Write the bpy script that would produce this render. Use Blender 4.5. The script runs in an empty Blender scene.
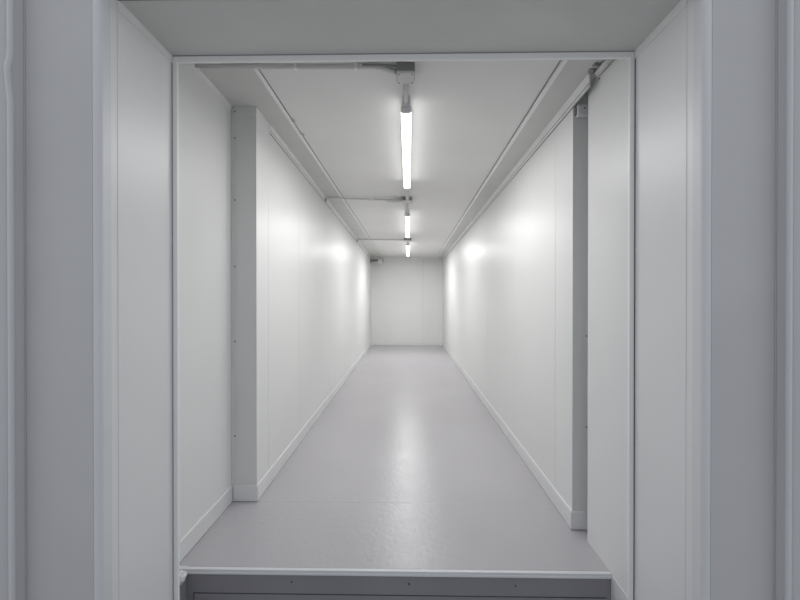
import bpy, bmesh, math, random
from mathutils import Vector, Matrix, Euler
random.seed(4)
C = bpy.context.scene.collection
PI = math.pi

# ------------------------------------------------------------------ camera
FPX = 400.0
CAMZ = 1.2
YAW = math.atan(6.8/FPX)
PITCH = math.atan(1.6/FPX)
cam_d = bpy.data.cameras.new('camera'); cam = bpy.data.objects.new('camera', cam_d); C.objects.link(cam)
cam_d.lens = 36*FPX/800; cam_d.sensor_width = 36; cam_d.clip_start = 0.02
cam.location = (0, 0, CAMZ)
cam.rotation_euler = (PI/2-PITCH, 0, YAW)
bpy.context.scene.camera = cam
ROT = Euler((PI/2-PITCH, 0, YAW), 'XYZ').to_matrix()

def P(px, py, X=None, Y=None, Z=None):
    """world point seen at pixel (px,py) of the survey photo, on a known wall / floor plane"""
    d = ROT @ Vector(((px-400)/FPX, (300-py)/FPX, -1))
    if Z is not None: t = (Z-CAMZ)/d.z
    elif Y is not None: t = Y/d.y
    else: t = X/d.x
    return Vector((0, 0, CAMZ)) + d*t

# ------------------------------------------------------------------ materials
def mat(name, col, rough=0.5, spec=0.5, metal=0.0, bump=0.0, bscale=(30,30,30), var=0.0, vscale=2.0, rvar=0.0, wave=0.0, coat=0.0):
    m = bpy.data.materials.new(name); m.use_nodes = True
    nt = m.node_tree; b = nt.nodes['Principled BSDF']
    b.inputs['Roughness'].default_value = rough
    b.inputs['Specular IOR Level'].default_value = spec
    b.inputs['Metallic'].default_value = metal
    b.inputs['Coat Weight'].default_value = coat
    geo = nt.nodes.new('ShaderNodeNewGeometry')
    n = nt.nodes.new('ShaderNodeTexNoise'); n.inputs['Scale'].default_value = vscale; n.inputs['Detail'].default_value = 5
    nt.links.new(geo.outputs['Position'], n.inputs['Vector'])
    r = nt.nodes.new('ShaderNodeMapRange'); r.inputs['From Min'].default_value = .3; r.inputs['From Max'].default_value = .7
    r.inputs['To Min'].default_value = 1-var; r.inputs['To Max'].default_value = 1+var*.5
    nt.links.new(n.outputs['Fac'], r.inputs['Value'])
    mx = nt.nodes.new('ShaderNodeVectorMath'); mx.operation = 'SCALE'; mx.inputs[0].default_value = col
    nt.links.new(r.outputs['Result'], mx.inputs['Scale']); nt.links.new(mx.outputs['Vector'], b.inputs['Base Color'])
    if rvar:
        r2 = nt.nodes.new('ShaderNodeMapRange'); r2.inputs['From Min'].default_value = .3; r2.inputs['From Max'].default_value = .7
        r2.inputs['To Min'].default_value = rough-rvar; r2.inputs['To Max'].default_value = rough+rvar
        n3 = nt.nodes.new('ShaderNodeTexNoise'); n3.inputs['Scale'].default_value = vscale*4; n3.inputs['Detail'].default_value = 6
        nt.links.new(geo.outputs['Position'], n3.inputs['Vector'])
        nt.links.new(n3.outputs['Fac'], r2.inputs['Value']); nt.links.new(r2.outputs['Result'], b.inputs['Roughness'])
    if bump:
        mp = nt.nodes.new('ShaderNodeMapping'); mp.inputs['Scale'].default_value = bscale
        nt.links.new(geo.outputs['Position'], mp.inputs['Vector'])
        n2 = nt.nodes.new('ShaderNodeTexNoise'); n2.inputs['Scale'].default_value = 1; n2.inputs['Detail'].default_value = 3
        nt.links.new(mp.outputs['Vector'], n2.inputs['Vector'])
        bp = nt.nodes.new('ShaderNodeBump'); bp.inputs['Strength'].default_value = bump; bp.inputs['Distance'].default_value = .01
        nt.links.new(n2.outputs['Fac'], bp.inputs['Height']); nt.links.new(bp.outputs['Normal'], b.inputs['Normal'])
    return m

M_wall  = mat('white_panel', (.812,.815,.808), .38, .36, bump=.25, bscale=(3.5,3.5,.35), var=.02, vscale=1.5, rvar=.03)
M_ceil  = mat('ceiling_panel', (.80,.798,.78), .45, .4, bump=.15, bscale=(2.5,2.5,2.5), var=.03)
M_trim  = mat('white_trim', (.88,.88,.87), .4, .5, var=.04, vscale=8)
M_base  = mat('baseboard_pvc', (.78,.785,.79), .38, .5, var=.03, vscale=5)
M_pil   = mat('pillar_cladding', (.74,.75,.74), .45, .4, bump=.1, bscale=(3,3,.5), var=.03)
M_floor = mat('grey_vinyl_floor', (.478,.466,.488), .32, .5, bump=.14, bscale=(35,35,35), var=.04, vscale=1.6, rvar=.03)
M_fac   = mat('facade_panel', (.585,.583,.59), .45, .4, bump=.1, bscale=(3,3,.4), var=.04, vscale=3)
M_rev   = mat('reveal_panel', (.80,.80,.80), .40, .4, bump=.2, bscale=(3,3,.35), var=.02)
M_edge  = mat('corner_profile', (.72,.73,.745), .45, .5, var=.03)
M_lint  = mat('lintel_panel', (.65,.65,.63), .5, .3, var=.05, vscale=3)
M_riser = mat('dark_grey_riser', (.27,.265,.285), .5, .4, var=.08, vscale=4)
M_well  = mat('step_side_grey', (.32,.33,.34), .5, .4, var=.05)
M_seal  = mat('silicone', (.72,.73,.74), .5, .4, bump=.6, bscale=(60,60,60))
M_seam  = mat('seam_grey', (.30,.31,.32), .7, .2)  # grey of the joints, floor seals and grooves
M_osm   = mat('outer_joint', (.50,.50,.51), .7, .2)
M_lip   = mat('lip_profile', (.93,.93,.93), .4, .5)
M_pipe  = mat('grey_pvc_conduit', (.68,.68,.67), .4, .5, var=.04)
M_box   = mat('junction_plastic', (.27,.27,.27), .5, .4)
M_boxl  = mat('junction_lid_plastic', (.66,.66,.65), .5, .4)
M_screw = mat('dark_screw', (.10,.10,.10), .4, .5, metal=.6)
M_shade   = mat('painted_shadow', (.30,.30,.29), .8, .2)  # shadow colour painted along the ceiling angles
M_dark  = mat('dark_gap', (.08,.08,.085), .8, .2)
M_ground= mat('outer_ground', (.30,.30,.31), .7, .3, var=.1)
M_house = mat('lamp_housing', (.75,.75,.76), .4, .5)
def emis(name, col, s):
    m = bpy.data.materials.new(name); m.use_nodes = True
    b = m.node_tree.nodes['Principled BSDF']
    b.inputs['Base Color'].default_value = (.9,.9,.9,1)
    b.inputs['Emission Color'].default_value = (*col,1); b.inputs['Emission Strength'].default_value = s
    return m
LAMP = 5.0
WATT = 12.3
M_tube = emis('lit_diffuser', (1,.995,.985), LAMP)

# ------------------------------------------------------------------ mesh helpers
def link(name, bm, m, parent=None, bevel=0, smooth=False):
    me = bpy.data.meshes.new(name)
    bmesh.ops.recalc_face_normals(bm, faces=bm.faces)
    bm.to_mesh(me); bm.free()
    me.materials.append(m)
    o = bpy.data.objects.new(name, me); C.objects.link(o)
    if smooth:
        for p in me.polygons: p.use_smooth = True
    if bevel:
        md = o.modifiers.new('bevel', 'BEVEL'); md.width = bevel; md.segments = 2; md.limit_method = 'ANGLE'
    if parent is not None:
        o.parent = parent
        o.matrix_parent_inverse = Matrix.Translation(-Vector(parent.location))
    return o
def struct(name, bm, m, parent=None, bevel=0, smooth=False):
    o = link(name, bm, m, parent, bevel, smooth)
    if parent is None: o['kind'] = 'structure'
    return o
def tag(o, label, cat, group=None):
    o['label'] = label; o['category'] = cat
    if group: o['group'] = group
    return o
def thing(name, label, cat, loc, group=None):
    o = bpy.data.objects.new(name, None); C.objects.link(o); o.location = loc; o.empty_display_size = .05
    return tag(o, label, cat, group)

def prism8(bm, bot, top):
    """bot, top: 4 corners each, same winding"""
    v = [bm.verts.new(p) for p in list(bot)+list(top)]
    for f in ((3,2,1,0),(4,5,6,7),(0,1,5,4),(1,2,6,5),(2,3,7,6),(3,0,4,7)): bm.faces.new([v[i] for i in f])
def box(bm, x0,x1,y0,y1,z0,z1):
    prism8(bm, [(x0,y0,z0),(x1,y0,z0),(x1,y1,z0),(x0,y1,z0)], [(x0,y0,z1),(x1,y0,z1),(x1,y1,z1),(x0,y1,z1)])
def extrude_profile(bm, prof, axis_pts):
    """sweep a closed 2D profile given as functions of the two end frames: axis_pts=list of (origin, u, v)"""
    rings = []
    for (o,u,v) in axis_pts: rings.append([bm.verts.new(o+u*a+v*b) for a,b in prof])
    n = len(prof)
    for r0, r1 in zip(rings, rings[1:]):
        for i in range(n): bm.faces.new([r0[i], r0[(i+1)%n], r1[(i+1)%n], r1[i]])
    bm.faces.new(rings[0][::-1]); bm.faces.new(rings[-1])
def tube(bm, pts, r, seg=12):
    pts = [Vector(p) for p in pts]; n = len(pts); rings = []
    ref = None
    for i, p in enumerate(pts):
        t = (pts[min(i+1,n-1)] - pts[max(i-1,0)]).normalized()
        if ref is None:
            ref = Vector((0,0,1)) if abs(t.z) < .9 else Vector((1,0,0))
        a = t.cross(ref).normalized(); b = a.cross(t).normalized(); ref = b
        rings.append([bm.verts.new(p + (a*math.cos(q)+b*math.sin(q))*r) for q in [2*PI*k/seg for k in range(seg)]])
    for r0, r1 in zip(rings, rings[1:]):
        for k in range(seg): bm.faces.new([r0[k], r0[(k+1)%seg], r1[(k+1)%seg], r1[k]])
    bm.faces.new(rings[0][::-1]); bm.faces.new(rings[-1])
def nb(): return bmesh.new()
def screw(bm, c, nrm, r=.004):
    c = Vector(c); nrm = Vector(nrm)
    tube(bm, [c-nrm*.001, c+nrm*.0016], r, 10); tube(bm, [c+nrm*.0016, c+nrm*.0026], r*.65, 10)

# ------------------------------------------------------------------ survey
pL = P(257.5,500.8,Z=0); pR = P(571,528.5,Z=0)
bL = P(371,345.6,Z=0);   bR = P(443,345.6,Z=0)
YB = (bL.y+bR.y)/2
bLx = P(371.3,300,Y=YB).x; bRx = P(442.7,300,Y=YB).x
XLn, YL, XRn, YR = pL.x-.004, pL.y, pR.x+.005, pR.y      # wall faces stand 12 mm behind the baseboards
def xl(y): return XLn + (bLx-XLn)*(y-YL)/(YB-YL)
def xr(y): return XRn + (bRx-XRn)*(y-YR)/(YB-YR)
XA = P(232,400,Y=YL).x                                    # left recess wall
YJ = P(172.6,300,X=-.925).y                               # inner face of the doorway
XJL, XJR = -.925, P(634.6,300,Y=YJ).x
YS = (P(184,568,Z=0).y + P(612,574.5,Z=0).y)/2            # front edge of raised floor
YWR = P(587.5,541,Z=0).y                                  # end of the right hand return wall
ZCL = P(257.5,106,Y=YL).z; ZCR = P(571,95,Y=YR).z; ZCB = P(407,257.6,Y=YB).z
def cz(x, y):
    t = (y-YL)/(YB-YL); s = min(1,max(0,(x-XLn)/(XRn-XLn)))
    t = max(t, -.1)
    return (ZCL+(ZCR-ZCL)*s)*(1-t) + ZCB*t
print('SURVEY', 'pL',pL,'pR',pR,'YB',YB,bLx,bRx,'XA',XA,'YJ',YJ,XJL,XJR,'YS',YS,'YWR',YWR,'ZC',ZCL,ZCR,ZCB)
ZLIN = P(172,56,Y=YJ).z                                   # underside of lintel
YF = P(99.5,300,X=XJL).y                                  # outer face of the surround
GZ = -.42                                                 # lower ground in front of the step

# ------------------------------------------------------------------ floor and ground
bm = nb()
seamY = P(415,503,Z=0).y
box(bm, -1.5,1.6, YS+.012, seamY-.0003, -.06,0); box(bm, -1.5,1.6, seamY+.0003, YB+.1, -.06,0); box(bm,-1.5,1.6,YS+.012,YB,-.08,-.0012)
struct('floor', bm, M_floor)
bm = nb(); box(bm, -3.5,3.5,-3,YS+.3,GZ-.05,GZ); struct('floor_outer', bm, M_ground)

# ------------------------------------------------------------------ ceiling (slightly sagging sheet)
bm = nb()
xs = [-1.25,-.9,-.6,-.3,0,.3,.6,.9,1.35]; ys = [YJ+.004]+[2.0+ (YB+.1-2.0)*k/14 for k in range(15)]
gb = [[bm.verts.new((x,y,cz(x,y))) for x in xs] for y in ys]
gt = [[bm.verts.new((x,y,cz(x,y)+.06)) for x in xs] for y in ys]
for g in (gb,gt):
    for j in range(len(ys)-1):
        for i in range(len(xs)-1): bm.faces.new([g[j][i],g[j][i+1],g[j+1][i+1],g[j+1][i]])
for j in range(len(ys)-1):
    for i in (0,-1): bm.faces.new([gb[j][i],gb[j+1][i],gt[j+1][i],gt[j][i]])
for i in range(len(xs)-1):
    for j in (0,-1): bm.faces.new([gb[j][i],gb[j][i+1],gt[j][i+1],gt[j][i]])
struct('ceiling', bm, M_ceil, smooth=False)
# fine joints between ceiling sheets
def ceil_y(py): # depth at which the ceiling centre line is seen at row py
    y = 3.
    for _ in range(40): y = P(407,py,Z=cz(0,y)).y
    return y
cjoint = nb()
for py in (201.5,241.5):
    y = ceil_y(py); box(cjoint, .05,.62,y-.0015,y+.0015,cz(0,y)-.0035,cz(0,y)+.004)
M_cj = mat('ceiling_joint', (.5,.5,.49), .6, .3)
struct('trim_1', cjoint, M_cj)

# ------------------------------------------------------------------ corridor side walls made of panels with narrow joints
def panel_wall(name, fx, side, y0, y1, seams, m, ztop=2.42):
    bm = nb(); T = .05
    cuts = [y0]+seams+[y1]
    for a, b in zip(cuts, cuts[1:]):
        a2 = a+(.0012 if a!=y0 else 0); b2 = b-(.0012 if b!=y1 else 0)
        xa, xb = fx(a2), fx(b2)
        prism8(bm, [(xa,a2,-.05),(xb,b2,-.05),(xb+side*T,b2,-.05),(xa+side*T,a2,-.05)], [(xa,a2,ztop),(xb,b2,ztop),(xb+side*T,b2,ztop),(xa+side*T,a2,ztop)])
    xa, xb = fx(y0)+side*.003, fx(y1)+side*.003
    w = struct(name, bm, m, bevel=.001)
    bm = nb(); y0b=y0+.01
    prism8(bm, [(xa,y0b,-.05),(xb,y1,-.05),(xb+side*T,y1,-.05),(xa+side*T,y0b,-.05)], [(xa,y0b,ztop),(xb,y1,ztop),(xb+side*T,y1,ztop),(xa+side*T,y0b,ztop)])
    link('panel_joint', bm, M_seam, w)
    return w
def y_on(px, fx):
    y = 3.
    for _ in range(40): y = P(px,300,X=fx(y)).y
    return y
sl = [y_on(268.5,xl), y_on(299.5,xl), y_on(329.4,xl)]
while sl[-1]+1.15 < YB-.3: sl.append(sl[-1]+1.15)
sr = [y_on(555.5,xr), y_on(514,xr)]
while sr[-1]+1.15 < YB-.3: sr.append(sr[-1]+1.15)
wl = panel_wall('wall_left', xl, -1, YL, YB+.02, sl, M_wall)
wr = panel_wall('wall_right', xr, 1, YR, YB+.02, sr, M_wall)
# back wall
bm = nb(); xs_ = P(423,300,Y=YB).x
box(bm,-1.2,xs_-.0012,YB,YB+.05,-.05,2.4); box(bm,xs_+.0012,1.2,YB,YB+.05,-.05,2.4)
wb = struct('wall_back', bm, M_wall, bevel=.001)
bm = nb(); box(bm,-1.2,1.2,YB+.003,YB+.05,-.05,2.4); link('panel_joint', bm, M_seam, wb)

# left pillar face (return) and its cap
bm = nb(); box(bm, XA-.05, xl(YL), YL-.004, YL, -.05, cz(XLn,YL)+.03); box(bm, XA-.05, xl(YL)-.03, YL, YL+.05, -.05, cz(XLn,YL)+.03)
pl = struct('wall_left_return', bm, M_pil, bevel=.0015)
bm = nb(); z0 = P(245,118,Y=YL).z; box(bm, XA, xl(YL)+.002, YL-.007, YL-.002, z0, cz(XLn,YL)+.01)
link('cap_plate', bm, M_pil, pl, bevel=.001)
bm = nb(); box(bm, xl(YL)-.003, xl(YL)+.002, YL-.0065, YL-.001, .1, cz(XLn,YL)+.01); link('corner_bead', bm, M_edge, pl, bevel=.0015)
bm = nb(); box(bm, XA, XA+.016, YL-.009, YL-.003, .1, cz(XLn,YL)+.01); link('edge_strip', bm, M_pil, pl, bevel=.001)
for py in (111.5,138,200,266.5,341.5,436):
    sb = nb(); screw(sb, P(234.8,py,Y=YL-.01), (0,-1,0), .0042); link('screw', sb, M_screw, pl)
# right pillar face
bm = nb(); box(bm, xr(YR), 1.5, YR-.004, YR, -.05, 2.42); box(bm, xr(YR)+.03, 1.5, YR, YR+.05, -.05, 2.42)
pr = struct('wall_right_return', bm, M_pil, bevel=.0015)
bm = nb(); box(bm, xr(YR)-.001, xr(YR)+.004, YR-.0065, YR-.001, .1, 2.42); link('corner_bead', bm, M_edge, pr, bevel=.0015)
for py in (336,427):
    sb = nb(); screw(sb, P(586.5,py,Y=YR-.005), (0,-1,0), .0035); link('screw', sb, M_screw, pr)
# left recess wall
bm = nb(); box(bm, XA-.05, XA, YJ+.0, YL+.0, GZ-.02, 2.42)
wrc = struct('wall_left_recess', bm, M_wall, bevel=.001)
bm = nb(); ys_ = P(226.5,300,X=XA).y; box(bm, XA-.001, XA+.0015, ys_-.0015, ys_+.0015, .12, 2.27); link('panel_joint', bm, M_trim, wrc)
# right return wall next to the doorway
XW = (P(587.5,541,Z=0).x + P(612,574.5,Z=0).x)/2
bm = nb(); box(bm, XW, XW+.09, YJ+.0, YWR, GZ-.02, 2.42)
ww = struct('wall_right_reveal', bm, M_wall, bevel=.001)
# recess side beyond it
bm = nb(); box(bm, 1.42, 1.5, YWR-.3, YR+.05, -.05, 2.42); struct('wall_right_recess', bm, M_wall)

# ------------------------------------------------------------------ baseboards (light top edge, dark line at the floor)
BH = P(245,484.5,Y=YL).z
def baseboard(name, p0, p1, nrm, h=BH, t=.009, m0=(0,0), z0=.0):
    """p0->p1 along the wall foot; nrm points into the room; m0 lengthens the front edge at each end (mitre)"""
    bm = nb(); p0 = Vector((*p0,z0)); p1 = Vector((*p1,z0)); n = Vector((*nrm,0)).normalized(); d = (p1-p0).normalized(); up = Vector((0,0,1))
    prof = [(0,.003),(t,.003),(t,h-.006),(t-.004,h),(0,h)]
    r0 = [bm.verts.new(p0+n*a-d*(m0[0]*a/t)+up*b) for a,b in prof]
    r1 = [bm.verts.new(p1+n*a+d*(m0[1]*a/t)+up*b) for a,b in prof]
    k = len(prof)
    for i in range(k): bm.faces.new([r0[i],r0[(i+1)%k],r1[(i+1)%k],r1[i]])
    bm.faces.new(r0[::-1]); bm.faces.new(r1)
    o = struct(name, bm, M_base, bevel=.001)
    bm = nb()
    a, b = p0+n*(t-.001), p1+n*(t-.001)
    tube(bm, [a+up*.0018-d*m0[0], b+up*.0018+d*m0[1]], .0016, 6); link('floor_seal', bm, M_seam, o)
    return o
baseboard('baseboard_left', (xl(YL),YL), (xl(YB),YB), (1,0), m0=(.016,-.012))
baseboard('baseboard_right', (xr(YR),YR), (xr(YB),YB), (-1,0), m0=(.016,-.012))
baseboard('baseboard_back', (xl(YB),YB), (xr(YB),YB), (0,-1), h=.085, m0=(-.012,-.012))
baseboard('baseboard_left_return', (XA,YL-.004), (xl(YL),YL-.004), (0,-1), m0=(-.012,.012))
baseboard('baseboard_right_return', (xr(YR),YR-.004), (1.42,YR-.004), (0,-1), m0=(.012,0))
baseboard('baseboard_left_recess', (XA,YS+.0), (XA,YL-.004), (1,0), m0=(0,-.012))

# ------------------------------------------------------------------ step: riser, nosing, sides
riserY = YS
zb = GZ
XSL = P(185.5,570,Y=YS).x; XSR = P(611,575,Y=YS).x
bm = nb(); box(bm, XSL, XSR, YS, YS+.03, zb, -.012)
ri = struct('trim_2', bm, M_riser, bevel=.001)
zl = P(300,594,Y=YS).z
bm = nb(); xa = P(194,594,Y=YS).x; xb_ = P(606,594,Y=YS).x
box(bm, xa, xb_, YS-.003, YS+.002, zl-.0012, zl+.0012); box(bm, xa-.0012, xa+.0012, YS-.003, YS+.002, zb, zl+.0012)
link('panel_groove', bm, M_dark, ri)
bm = nb(); box(bm, xa+.002, xb_, YS-.0025, YS+.002, zb, zl-.0015); link('inset_panel', bm, M_riser, ri)
for q in ((291.6,582),(409,584),(515.5,586)):
    sb = nb(); screw(sb, P(*q,Y=YS-.001), (0,-1,0), .004); link('screw', sb, M_screw, ri)
bm = nb()
for k,(y0,y1,z0,z1) in enumerate(((YS-.006,YS+.012,-.011,.003),(YS-.009,YS+.0,-.018,-.008))): box(bm, XSL, XSR, y0,y1,z0,z1)
no = struct('trim_3', bm, M_edge, bevel=.002)
bm = nb(); box(bm, XSL, XSR, YS+.0125, YS+.016, -.001, .001); link('floor_seal', bm, M_seam, no)
# left side of the step well and its lumpy sealant
bm = nb(); box(bm, XA, XSL+.002, YJ+.03, YS+.0, zb, -.02); struct('trim_4', bm, M_well)
bm = nb()
bmesh.ops.create_icosphere(bm, subdivisions=4, radius=1)
rnd = random.Random(3)
from mathutils import noise as mnoise
for v in bm.verts:
    s = 1+.35*mnoise.noise(v.co*2.3); v.co = Vector((v.co.x*.022*s, v.co.y*.03*s, v.co.z*.026*s))+Vector((XSL-.006, YS-.035, -.018))
link('sealant_lump', bm, M_seal, no, smooth=True)
bm = nb(); box(bm, XA+.0005, XSL+.001, YS-.003, YS+.02, -.06, .001); link('sealant_fill', bm, M_seal, no, bevel=.002)
# right plinth on the wall foot, outside the raised floor
tb = .0135
bm = nb(); box(bm, XSR, XW, YJ-.0, YS+.001, zb, -.004); struct('trim_5', bm, M_base, bevel=.0015)

# ------------------------------------------------------------------ doorway surround
T = ZLIN
ZT = 2.75
# inner frame lip
lipL = P(177.5,300,Y=YJ).x; lipR = P(629.5,300,Y=YJ).x; lipZ = P(300,60.9,Y=YJ).z
bm = nb(); box(bm, XJL-.02, lipL, YJ-.0, YJ+.012, GZ, T+.02); f1 = struct('trim_6', bm, M_lip, bevel=.002)
bm = nb(); box(bm, lipR, XJR+.02, YJ-.0, YJ+.012, GZ, T+.02); struct('trim_7', bm, M_lip, bevel=.002)
bm = nb(); box(bm, lipL, lipR, YJ-.0, YJ+.012, lipZ, T+.02)
tr = struct('trim_8', bm, M_lip, bevel=.002)
# dark joint lines between surround and lip
bm = nb(); box(bm, XJL-.001, XJL+.002, YJ-.0035, YJ+.001, GZ, T); link('joint', bm, M_seam, f1)
bm = nb(); box(bm, XJR-.002, XJR+.001, YJ-.0035, YJ+.001, GZ, T); link('joint', bm, M_dark, f1)
bm = nb(); box(bm, XJL, XJR, YJ-.0035, YJ+.001, T-.002, T+.001); link('joint', bm, M_seam, tr)
# reveals (thick blocks each side), seam, angle cover under the lintel
ysL = P(118,300,X=XJL).y; ysR = P(686.5,200,X=XJR).y
XOL = P(26,300,Y=YF).x
YFR = P(704.5,300,X=XJR).y
XOR = P(775,300,Y=YFR).x
YO = .6
def rounded_block(name, xi, xo, yf, yb, side, m):
    """wall block whose inner front corner is rounded; xi = opening face, xo = outer side"""
    bm = nb(); R = .013; pts = []
    for k in range(9):
        a = PI/2*k/8
        pts.append((xi+side*(R-R*math.cos(a)), yf+R-R*math.sin(a)))
    pts += [(xo, yf), (xo, yb), (xi, yb)]
    lo = [bm.verts.new((x,y,GZ-.02)) for x,y in pts]; hi = [bm.verts.new((x,y,ZT)) for x,y in pts]
    n = len(pts)
    for i in range(n): bm.faces.new([lo[i],lo[(i+1)%n],hi[(i+1)%n],hi[i]])
    bm.faces.new(lo[::-1]); bm.faces.new(hi)
    return struct(name, bm, m)
jl = rounded_block('wall_front_left', XJL, XOL-.03, YF, YJ, -1, M_rev)
jr = rounded_block('wall_front_right', XJR, XOR+.03, YFR, YJ, 1, M_rev)
def cover(parent, xi, yf, yseam, side):
    """thin corner profile wrapping the outer arris of the reveal"""
    bm = nb(); t = .003; R = .014; pin = []; pout = []
    path = [(xi, yseam)] + [(xi+side*(R-R*math.cos(PI/2*k/8)), yf+R-R*math.sin(PI/2*k/8)) for k in range(9)] + [(xi+side*(R+.003), yf)]
    nrm = [(-side,0)] + [(-side*math.cos(PI/2*k/8), -math.sin(PI/2*k/8)) for k in range(9)] + [(0,-1)]
    prof = [(x+nx*t, y+ny*t) for (x,y),(nx,ny) in zip(path,nrm)] + [(x,y) for x,y in reversed(path)]
    lo = [bm.verts.new((x,y,GZ)) for x,y in prof]; hi = [bm.verts.new((x,y,ZT-.1)) for x,y in prof]
    n = len(prof)
    for i in range(n): bm.faces.new([lo[i],lo[(i+1)%n],hi[(i+1)%n],hi[i]])
    return link('corner_profile', bm, M_edge, parent)
cover(jl, XJL, YF, YF+.045, -1); cover(jr, XJR, YFR, YFR+.045, 1)
bm = nb(); box(bm, XJL-.001, XJL+.0012, ysL-.0012, ysL+.0012, GZ, T); link('reveal_joint', bm, M_edge, jl)
bm = nb(); box(bm, XJR-.0012, XJR+.001, ysR-.0012, ysR+.0012, GZ, T); link('reveal_joint', bm, M_edge, jr)
# front facing darker panels
bm = nb(); box(bm, XOL-.03, XJL-.019, YF-.002, YF+.002, GZ, ZT-.02); link('face_panel', bm, M_fac, jl, bevel=.001)
bm = nb(); box(bm, XJR+.019, XOR+.03, YFR-.002, YFR+.002, GZ, ZT-.02); link('face_panel', bm, M_fac, jr, bevel=.001)
# lintel
bm = nb(); box(bm, XJL, XJR, ysL+.0015, YJ, T, ZT); box(bm, XJL, XJR, YF, ysL-.0015, T-.002, ZT)
li = struct('wall_lintel', bm, M_lint, bevel=.001)
bm = nb(); box(bm, XJL+.001, XJR-.001, ysL-.0012, ysL+.0022, T-.0028, T+.01); link('lintel_joint', bm, M_dark, li)
bm = nb()
for sgn, xx, yy in ((1,XJL,ysL),(-1,XJR,ysR)):
    x1 = xx+sgn*.003
    prism8(bm, [(xx,yy,T-.03),(x1,yy,T-.03),(x1,YJ-.002,T-.03),(xx,YJ-.002,T-.03)], [(xx,yy,T+.002),(x1,yy,T+.002),(x1,YJ-.002,T+.002),(xx,YJ-.002,T+.002)])
link('angle_cover', bm, M_trim, li, bevel=.001)
# wall above the lintel, towards the corridor side is closed by the ceiling; outer side walls
def outer(name, xo, yf, side):
    yc = P(6 if side<0 else 794, 300, X=xo).y
    bm = nb(); R = .02; pts = []
    for k in range(9):
        a = PI/2*k/8
        pts.append((xo+side*(R-R*math.cos(a)), yc+R-R*math.sin(a)))
    pts += [(xo+side*1.6, yc), (xo+side*1.6, yf), (xo, yf)]
    lo = [bm.verts.new((x,y,GZ-.02)) for x,y in pts]; hi = [bm.verts.new((x,y,ZT)) for x,y in pts]
    n = len(pts)
    for i in range(n): bm.faces.new([lo[i],lo[(i+1)%n],hi[(i+1)%n],hi[i]])
    bm.faces.new(lo[::-1]); bm.faces.new(hi)
    w = struct(name, bm, M_fac)
    bm = nb(); box(bm, xo-side*.0035, xo+side*.0, yf-.006, yf-.002, GZ, ZT); link('corner_joint', bm, M_osm, w, bevel=.001)
    # raised edge profile along the outer arris, dented on the left
    bm = nb(); rings = []
    for k in range(121):
        z = GZ + (ZT-.05-GZ)*k/120
        zc = P(4,68,X=xo).z if side<0 else -9
        dent = .010*math.exp(-((z-zc)/.028)**2)
        zc2 = zc-.05
        dent2 = .004*math.exp(-((z-zc2)/.02)**2)
        ring = []
        for q in range(8):
            a = 2*PI*q/8
            ring.append(bm.verts.new((xo+side*(.001+dent2)-side*.005*math.cos(a), yc+.016-dent-.011*math.sin(a), z)))
        rings.append(ring)
    for r0,r1 in zip(rings,rings[1:]):
        for q in range(8): bm.faces.new([r0[q],r0[(q+1)%8],r1[(q+1)%8],r1[q]])
    link('edge_profile', bm, M_edge, w, smooth=True)
outer('wall_outer_left', XOL, YF, -1)
outer('wall_outer_right', XOR, YFR, 1)

# ------------------------------------------------------------------ ceiling angles and cornices
def pc(px, py, drop=0.0):
    z = 2.25
    q = P(px,py,Z=z)
    for _ in range(30): q = P(px,py,Z=cz(q.x,q.y)-drop)
    return q
def strip_along(name, A, B, w, h, side, m, n=12, x_fn=None):
    bm = nb(); prof = [(0,0),(w,0),(w,-.003),(.003,-.003),(.003,-h),(0,-h)] 
    fr = []
    for k in range(n+1):
        p = A.lerp(B, k/n); p.z = cz(p.x,p.y)+.002
        fr.append((p, Vector((side,0,0)), Vector((0,0,1))))
    extrude_profile(bm, prof, fr)
    return struct(name, bm, m)
def ceil_strip(name, A, B, w, h, m, n=12):
    bm = nb(); prof = [(-w/2,0.004),(w/2,.004),(w/2,-h),(-w/2,-h)]; fr = []
    for k in range(n+1):
        p = A.lerp(B, k/n); p.z = cz(p.x,p.y)
        fr.append((p, Vector((1,0,0)), Vector((0,0,1))))
    extrude_profile(bm, prof, fr)
    o = struct(name, bm, m); bm = nb(); q = -1 if A.x > 0 else 1
    extrude_profile(bm, [(q*w/2,.003),(q*(w/2+.006),.003),(q*(w/2+.006),-.002),(q*w/2,-.002)], fr); link('dark_strip', bm, M_shade, o)  # solid strip, coloured dark to paint the shadow inside the angle
    return o
aL0 = pc(254,64.5); aL1 = P(382.5,257.5,Y=YB); aR0 = pc(562,62.5); aR1 = P(436.5,257.5,Y=YB)
print('angles', aL0,aL1,aR0,aR1)
# push the near ends back to the lip
def at_y(A,B,y): return A.lerp(B,(y-A.y)/(B.y-A.y))
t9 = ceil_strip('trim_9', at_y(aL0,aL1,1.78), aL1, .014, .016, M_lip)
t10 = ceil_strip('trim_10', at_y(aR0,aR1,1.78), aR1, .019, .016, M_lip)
bm = nb()
A = at_y(aR0,aR1,1.79)
box(bm, .05, A.x, 1.785, 1.80, cz(.5,1.8)-.012, cz(.5,1.8)+.01); struct('trim_11', bm, M_trim)
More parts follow.
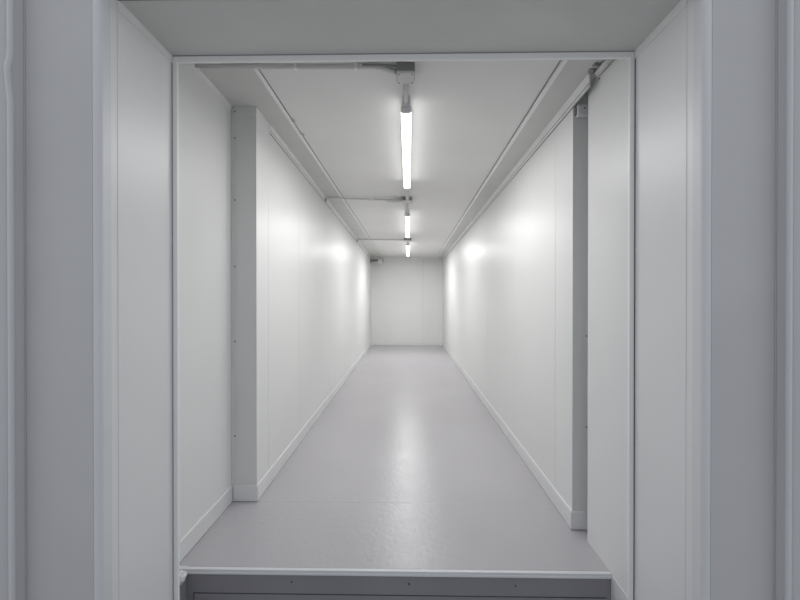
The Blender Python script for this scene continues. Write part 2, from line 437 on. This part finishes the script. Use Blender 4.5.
# side soffit sheets between the angles and the walls, a shade darker than the middle sheets
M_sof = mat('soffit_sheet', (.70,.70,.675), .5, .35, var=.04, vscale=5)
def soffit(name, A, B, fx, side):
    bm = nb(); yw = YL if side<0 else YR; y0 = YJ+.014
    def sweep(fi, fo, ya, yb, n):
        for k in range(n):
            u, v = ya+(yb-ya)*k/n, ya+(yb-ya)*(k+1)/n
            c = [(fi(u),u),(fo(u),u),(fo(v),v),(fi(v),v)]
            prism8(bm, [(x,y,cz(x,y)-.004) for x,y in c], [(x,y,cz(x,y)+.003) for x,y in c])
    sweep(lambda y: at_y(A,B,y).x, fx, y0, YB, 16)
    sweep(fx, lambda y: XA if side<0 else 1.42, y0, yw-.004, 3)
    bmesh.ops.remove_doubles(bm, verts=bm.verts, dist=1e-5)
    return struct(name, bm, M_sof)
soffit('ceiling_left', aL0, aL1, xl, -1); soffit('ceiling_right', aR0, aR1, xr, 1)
# cornices: vertical leaf with a double edge, under the ceiling along each wall
def cornice(name, fx, side, y0, drop, m=M_trim):
    bm = nb(); n = 14; fr = []
    prof = [(0,.004),(.009,.004),(.009,-.004),(.007,-.010),(.006,-drop+.012),(.009,-drop+.010),(.009,-drop+.004),(0,-drop)]
    for k in range(n+1):
        y = y0+(YB-y0)*k/n; x = fx(y); fr.append((Vector((x,y,cz(x,y))), Vector((side,0,0)), Vector((0,0,1))))
    extrude_profile(bm, prof, fr); o = struct(name, bm, m)
    bm = nb(); fr = [(f[0], f[1], f[2]) for f in fr]
    extrude_profile(bm, [(-.001,-drop-.0025),(.004,-drop-.0025),(.004,-drop),(-.001,-drop)], fr); link('dark_strip', bm, M_seam, o)
    bm = nb()
    extrude_profile(bm, [(.004,-drop+.0185),(.0075,-drop+.0185),(.0075,-drop+.016),(.004,-drop+.016)], fr); link('groove', bm, M_seam, o)
    return o
cl_y0 = y_on(270, xl)
c1 = cornice('trim_12', xl, 1, cl_y0, .062)
c2 = cornice('trim_13', xr, -1, y_on(590,xr), P(571,95,Y=YR).z-P(571,108,Y=YR).z)
# small cove in the left recess
bm = nb(); fr = []
for y in (YJ+.02, YL-.006): fr.append((Vector((XA,y,cz(XA,y))), Vector((1,0,0)), Vector((0,0,1))))
extrude_profile(bm, [(-.002,.004),(.009,.004),(.009,-.006),(.003,-.028),(-.002,-.028)], fr); struct('trim_14', bm, M_wall)
bm = nb(); box(bm, xl(YB),xr(YB),YB-.012,YB,cz(0,YB)-.014,cz(0,YB)+.004); struct('trim_15', bm, M_trim)

# ------------------------------------------------------------------ electrical fittings
# conduit along the ceiling centre
RC = .0125
LX = lambda y: P(406.5,300,Y=y).x if False else (P(406,110,Y=2.1).x + (P(408,300,Y=9.5).x-P(406,110,Y=2.1).x)*(y-2.1)/7.4)
def y_at(py, drop):
    y = 3.
    for _ in range(40): y = P(407,py,Z=cz(0,y)-drop).y
    return y
DB = .085                                              # underside of lamps below ceiling
yb0 = y_at(85,.05); 
spans = [(y_at(110,DB-.02), y_at(189,DB)), (y_at(217,DB), y_at(238,DB)), (y_at(246,DB), y_at(256.5,DB))]
print('lamps', spans, 'centre ceiling', cz(0,2), cz(0,YB))
labels = ['long lit linear ceiling lamp nearest the doorway', 'lit linear ceiling lamp in the middle of the row', 'lit linear ceiling lamp farthest away, close to the back wall']
def make_lamp(y0, y1, label):
    ym = (y0+y1)/2; x0, x1 = LX(y0), LX(y1)
    z0, z1 = cz(0,y0), cz(0,y1)
    t = thing('linear_lamp', label, 'ceiling lamp', (LX(ym), ym, cz(0,ym)), 'linear lamps along the ceiling')
    def sweep(prof, ya, yb):
        bm = nb(); fr = []
        for y in (ya,yb):
            fr.append((Vector((LX(y),y,cz(0,y))), Vector((1,0,0)), Vector((0,0,1))))
        extrude_profile(bm, prof, fr); return bm
    link('housing', sweep([(-.024,-.027),(.024,-.027),(.026,-.047),(-.026,-.047)], y0, y1), M_house, t, bevel=.001)
    arc = [(.0275,-.047),(.0285,-.066),(.026,-.076),(.020,-.080),(-.020,-.080),(-.026,-.076),(-.0285,-.066),(-.0275,-.047)]
    link('diffuser', sweep(arc, y0+.005, y1-.005), M_tube, t, smooth=False)
    cap = [(x*1.03,z-(.001 if z<-.06 else 0)) for x,z in arc]
    link('end_cap', sweep(cap, y0, y0+.005), M_house, t); link('end_cap', sweep(cap, y1-.005, y1), M_house, t)
    ld = bpy.data.lights.new('lamp_light', 'AREA'); ld.shape = 'RECTANGLE'; ld.size = .045; ld.size_y = (y1-y0)-.03
    ld.energy = WATT*(y1-y0)*(1.7 if y1 > 8.5 else 1.0); ld.color = (1,.995,.985)
    lo = bpy.data.objects.new('lamp_light', ld); C.objects.link(lo); lo.parent = t; lo.location = (0, 0, -.0825)
    for yy in (y0+.18*(y1-y0), y0+.82*(y1-y0)):
        bm = nb(); box(bm, LX(yy)-.018, LX(yy)+.018, yy-.012, yy+.012, cz(0,yy)-.029, cz(0,yy)+.001); link('mounting_clip', bm, M_house, t)
for (y0,y1), lb in zip(spans, labels): make_lamp(y0, y1, lb)

# conduit along the ceiling feeding the lamps (runs above/behind them)
yj = [y_at(201,.03), y_at(240.5,.03)]
segs = [(yb0-.01, spans[0][0]+.002,'short grey conduit joining the near junction box to the first lamp'),
        (spans[0][1]-.002, yj[0]-.05,'short conduit between the first lamp and the middle junction box'),
        (yj[0]+.05, spans[1][0]+.002,'conduit between the middle junction box and the second lamp'),
        (yj[1]+.06, spans[2][0]+.002,'short conduit between the far junction box and the last lamp')]
for a,b,lb in segs:
    t = thing('conduit', lb, 'conduit', (LX(a),(a+b)/2,cz(0,a)-.03))
    bm = nb(); tube(bm, [(LX(a),a,cz(0,a)-.035),(LX(b),b,cz(0,b)-.035)], RC, 14); link('pipe', bm, M_boxl, t, smooth=True)
    bm = nb(); box(bm, LX(b)-.02, LX(b)+.02, b-.03, b-.016, cz(0,b)-.05, cz(0,b)+.001); link('clip', bm, M_pipe, t, bevel=.002)

def junction(name, label, x, y0, y1, w, drop, m1, m2):
    z = cz(0,(y0+y1)/2); t = thing(name, label, 'junction box', (x,(y0+y1)/2,z))
    bm = nb(); box(bm, x-w/2, x+w/2, y0, y1, z-drop*.8, z+.004); link('body', bm, m1, t, bevel=.004)
    bm = nb(); box(bm, x-w/2*.94, x+w/2*.94, y0+.003, y1-.003, z-drop, z-drop*.8+.001); link('lid', bm, m2, t, bevel=.003)
    for sx in (-1,1):
        for yy in (y0+.014,y1-.014):
            bm = nb(); screw(bm, (x+sx*(w/2-.012),yy,z-drop), (0,0,-1), .0035); link('screw', bm, M_screw, t)
    return t
yn = y_at(72.5,.055)
junction('junction_box', 'dark grey junction box under the ceiling just behind the lintel', P(405.5,72,Y=yn).x, yn, y_at(84.5,.055), P(415,72,Y=yn).x-P(396.5,72,Y=yn).x, .055, M_box, M_boxl)
junction('junction_box', 'grey junction box on the ceiling between the first and second lamp', LX(yj[0])-.0, yj[0]-.07, yj[0]+.07, .105, .045, M_box, M_pipe)
junction('junction_box', 'small far junction box on the ceiling just beyond the second lamp', LX(yj[1]), yj[1]-.09, yj[1]+.09, .13, .045, M_box, M_pipe)

# pipe along the lintel, left of the near box
y = yn+.03
zc = cz(-.5,y)
bx = P(396.5,72,Y=yn).x
t = thing('conduit', 'grey conduit running behind the lintel from the left corner to the near junction box', 'conduit', (-.5,y,zc))
bm = nb(); zp = lambda px,py: P(px,py,Y=y).z
pts = [(-1.0,y,zp(190,65)),(-.6,y,zp(270,66.5)),(P(372,66,Y=y).x,y,zp(372,66.5)),(P(380,66,Y=y).x,y,zp(380,67.2)),(P(389,66,Y=y).x,y+.004,zp(389,69.5)),(bx+.006,y+.01,zp(397,71))]
tube(bm, pts, .013, 14); link('pipe', bm, M_pipe, t, smooth=True)
for px in (296,356):
    x = P(px,67,Y=y).x; bm = nb(); box(bm, x-.008, x+.008, y-.016, y+.016, zp(px,66.5)-.016, cz(x,y)+.002); link('clip', bm, M_trim, t, bevel=.003)
# second thin cable above the lower bend
bm = nb(); tube(bm, [(bx-.16,y-.022,cz(0,y)-.012),(bx-.08,y-.02,cz(0,y)-.012),(bx+.006,y-.012,cz(0,y)-.016)], .005, 8); link('cable', bm, M_box, t, smooth=True)

# cross cables from the wall to the middle and far boxes
for k,(px0,lb) in enumerate(((331,'thin cable crossing the ceiling from the left wall to the middle junction box'),(361.5,'thin cable crossing the ceiling from the left wall to the far junction box'))):
    yy = yj[k]; x0 = xl(yy)+.012; x1 = LX(yy)-.05; xa_ = at_y(aL0,aL1,yy).x
    t = thing('cable', lb, 'cable', ((x0+x1)/2,yy,cz(0,yy)-.02))
    bm = nb(); r = .010
    tube(bm, [(x0,yy,cz(x0,yy)-.045),(x0+.01,yy,cz(x0,yy)-.028),(xa_-.03,yy,cz(x0,yy)-.024),(xa_+.03,yy,cz(xa_,yy)-.024),(x1,yy,cz(0,yy)-.022)], r, 10); link('sheath', bm, M_pipe, t, smooth=True)
    bm = nb(); tube(bm, [(x0-.004,yy,cz(x0,yy)-.045),(x0+.012,yy,cz(x0,yy)-.045)], .018, 12); link('wall_gland', bm, M_box, t, smooth=True)
    if k==0:
        bm = nb(); prof=[(-.19,.007),(-.15,.014),(-.10,.022),(-.05,.024),(-.02,.018),(0.01,.018)]
        for (a,ra),(b,rb) in zip(prof,prof[1:]): tube(bm, [(x1+a,yy,cz(0,yy)-.024),(x1+b,yy,cz(0,yy)-.024)], (ra+rb)/2, 12)
        link('connector', bm, M_pipe, t)
        for q in (P(372,200,Y=yy).x,):
            bm = nb(); box(bm, q-.012,q+.012,yy-.014,yy+.014,cz(0,yy)-.034,cz(0,yy)+.001); link('clip', bm, M_trim, t, bevel=.002)

# small clips on the left ceiling angle
for k,(px,py,lb) in enumerate(((294,120.5,'tiny clip on the left ceiling angle, the nearer of two'),(303,134,'tiny clip on the left ceiling angle, the farther of two'))):
    q = pc(px,py); bm = nb(); box(bm, q.x-.006,q.x+.010,q.y-.012,q.y+.012,q.z-.014,q.z+.002)
    tube(bm, [(q.x+.004,q.y,q.z-.014),(q.x+.004,q.y,q.z-.018)], .004, 8)
    tag(link('cable_clip', bm, M_pipe, bevel=.001), lb, 'clip')

# device in the far left corner
YD = YB-.28
c = P(380,260.5,Y=YD)
t = thing('emergency_light', 'small light grey housing on a dark bracket in the far left ceiling corner', 'corner light', c)
bm = nb(); tube(bm, [c+Vector((-.045,0,0)),c+Vector((.06,0,0)),c+Vector((.072,0,0))], .078, 20); link('housing', bm, M_house, t, bevel=.006)
bm = nb(); tube(bm, [c+Vector((.0721,0,0)),c+Vector((.080,0,0))], .066, 20); link('end_ring', bm, M_screw, t)
wx = xl(YD)
bm = nb(); box(bm, wx+.0005, wx+.02, YD-.05, YD+.05, c.z-.06, c.z+.05); tube(bm, [(wx+.015,YD,c.z-.01),(c.x-.04,YD,c.z)], .022, 10); tube(bm, [(wx+.02,YD,c.z+.02),(c.x-.04,YD,c.z+.03)], .012, 8)
link('bracket', bm, M_box, t)

# small white cover on the right pillar top
q0 = P(577,105.5,Y=YR-.02); q1 = P(590,117,Y=YR-.02)
t = thing('cable_box', 'small white cable cover at the top of the right pillar', 'cable cover', ((q0.x+q1.x)/2,YR,q1.z))
bm = nb(); box(bm, q0.x, q1.x+.03, YR-.035, YR-.0045, q1.z, q0.z); link('cover', bm, M_house, t, bevel=.004)
bm = nb(); box(bm, xr(YR)+.004, q0.x+.001, YR-.02, YR-.0045, q1.z+.012, q0.z); link('gland', bm, M_box, t, bevel=.002)
bm = nb(); screw(bm, P(584.5,108,Y=YR-.035), (0,-1,0), .004); link('screw', bm, M_screw, t)

# bent pipe fitting high on the right return wall behind the lintel
g = P(598,66,X=XW-.02)
yy = g.y; 
t = thing('pipe_fitting', 'grey pipe elbow with dark collar high on the right return wall behind the lintel', 'pipe fitting', g)
bm = nb(); tube(bm, [P(612,57,X=XW-.013), P(604,66,X=XW-.013), P(598,73,X=XW-.013)], .015, 12); link('pipe', bm, M_pipe, t, smooth=True)
bm = nb(); a = P(600,61,X=XW-.03); b = P(591.5,62,X=XW-.05); d_ = P(592.5,71,X=XW-.03)
tube(bm, [a,(a+b)/2,b,(b+d_)/2,d_], .021, 12); link('elbow', bm, M_box, t, smooth=True)
bm = nb(); tube(bm, [P(598,60,X=XW-.02), P(593,72,X=XW-.02)], .009, 10); link('collar', bm, M_screw, t, smooth=True)
bm = nb(); screw(bm, P(599.5,78.5,X=XW), (-1,0,0), .004); link('screw', bm, M_screw, t)

# ------------------------------------------------------------------ light
w = bpy.data.worlds.new('world'); bpy.context.scene.world = w; w.use_nodes = True
nt = w.node_tree; bg = nt.nodes['Background']
tc = nt.nodes.new('ShaderNodeTexCoord'); sp = nt.nodes.new('ShaderNodeSeparateXYZ'); nt.links.new(tc.outputs['Generated'], sp.inputs[0])
rp = nt.nodes.new('ShaderNodeValToRGB'); mr = nt.nodes.new('ShaderNodeMapRange'); mr.inputs['From Min'].default_value=-1; nt.links.new(sp.outputs['Z'], mr.inputs['Value']); nt.links.new(mr.outputs['Result'], rp.inputs['Fac'])
rp.color_ramp.elements[0].color = (.31,.325,.325,1); rp.color_ramp.elements[1].color = (.30,.31,.345,1)
nt.links.new(rp.outputs['Color'], bg.inputs['Color']); bg.inputs['Strength'].default_value = 1.85
vs = bpy.context.scene.view_settings
vs.view_transform = 'Standard'; vs.look = 'None'; vs.exposure = 0
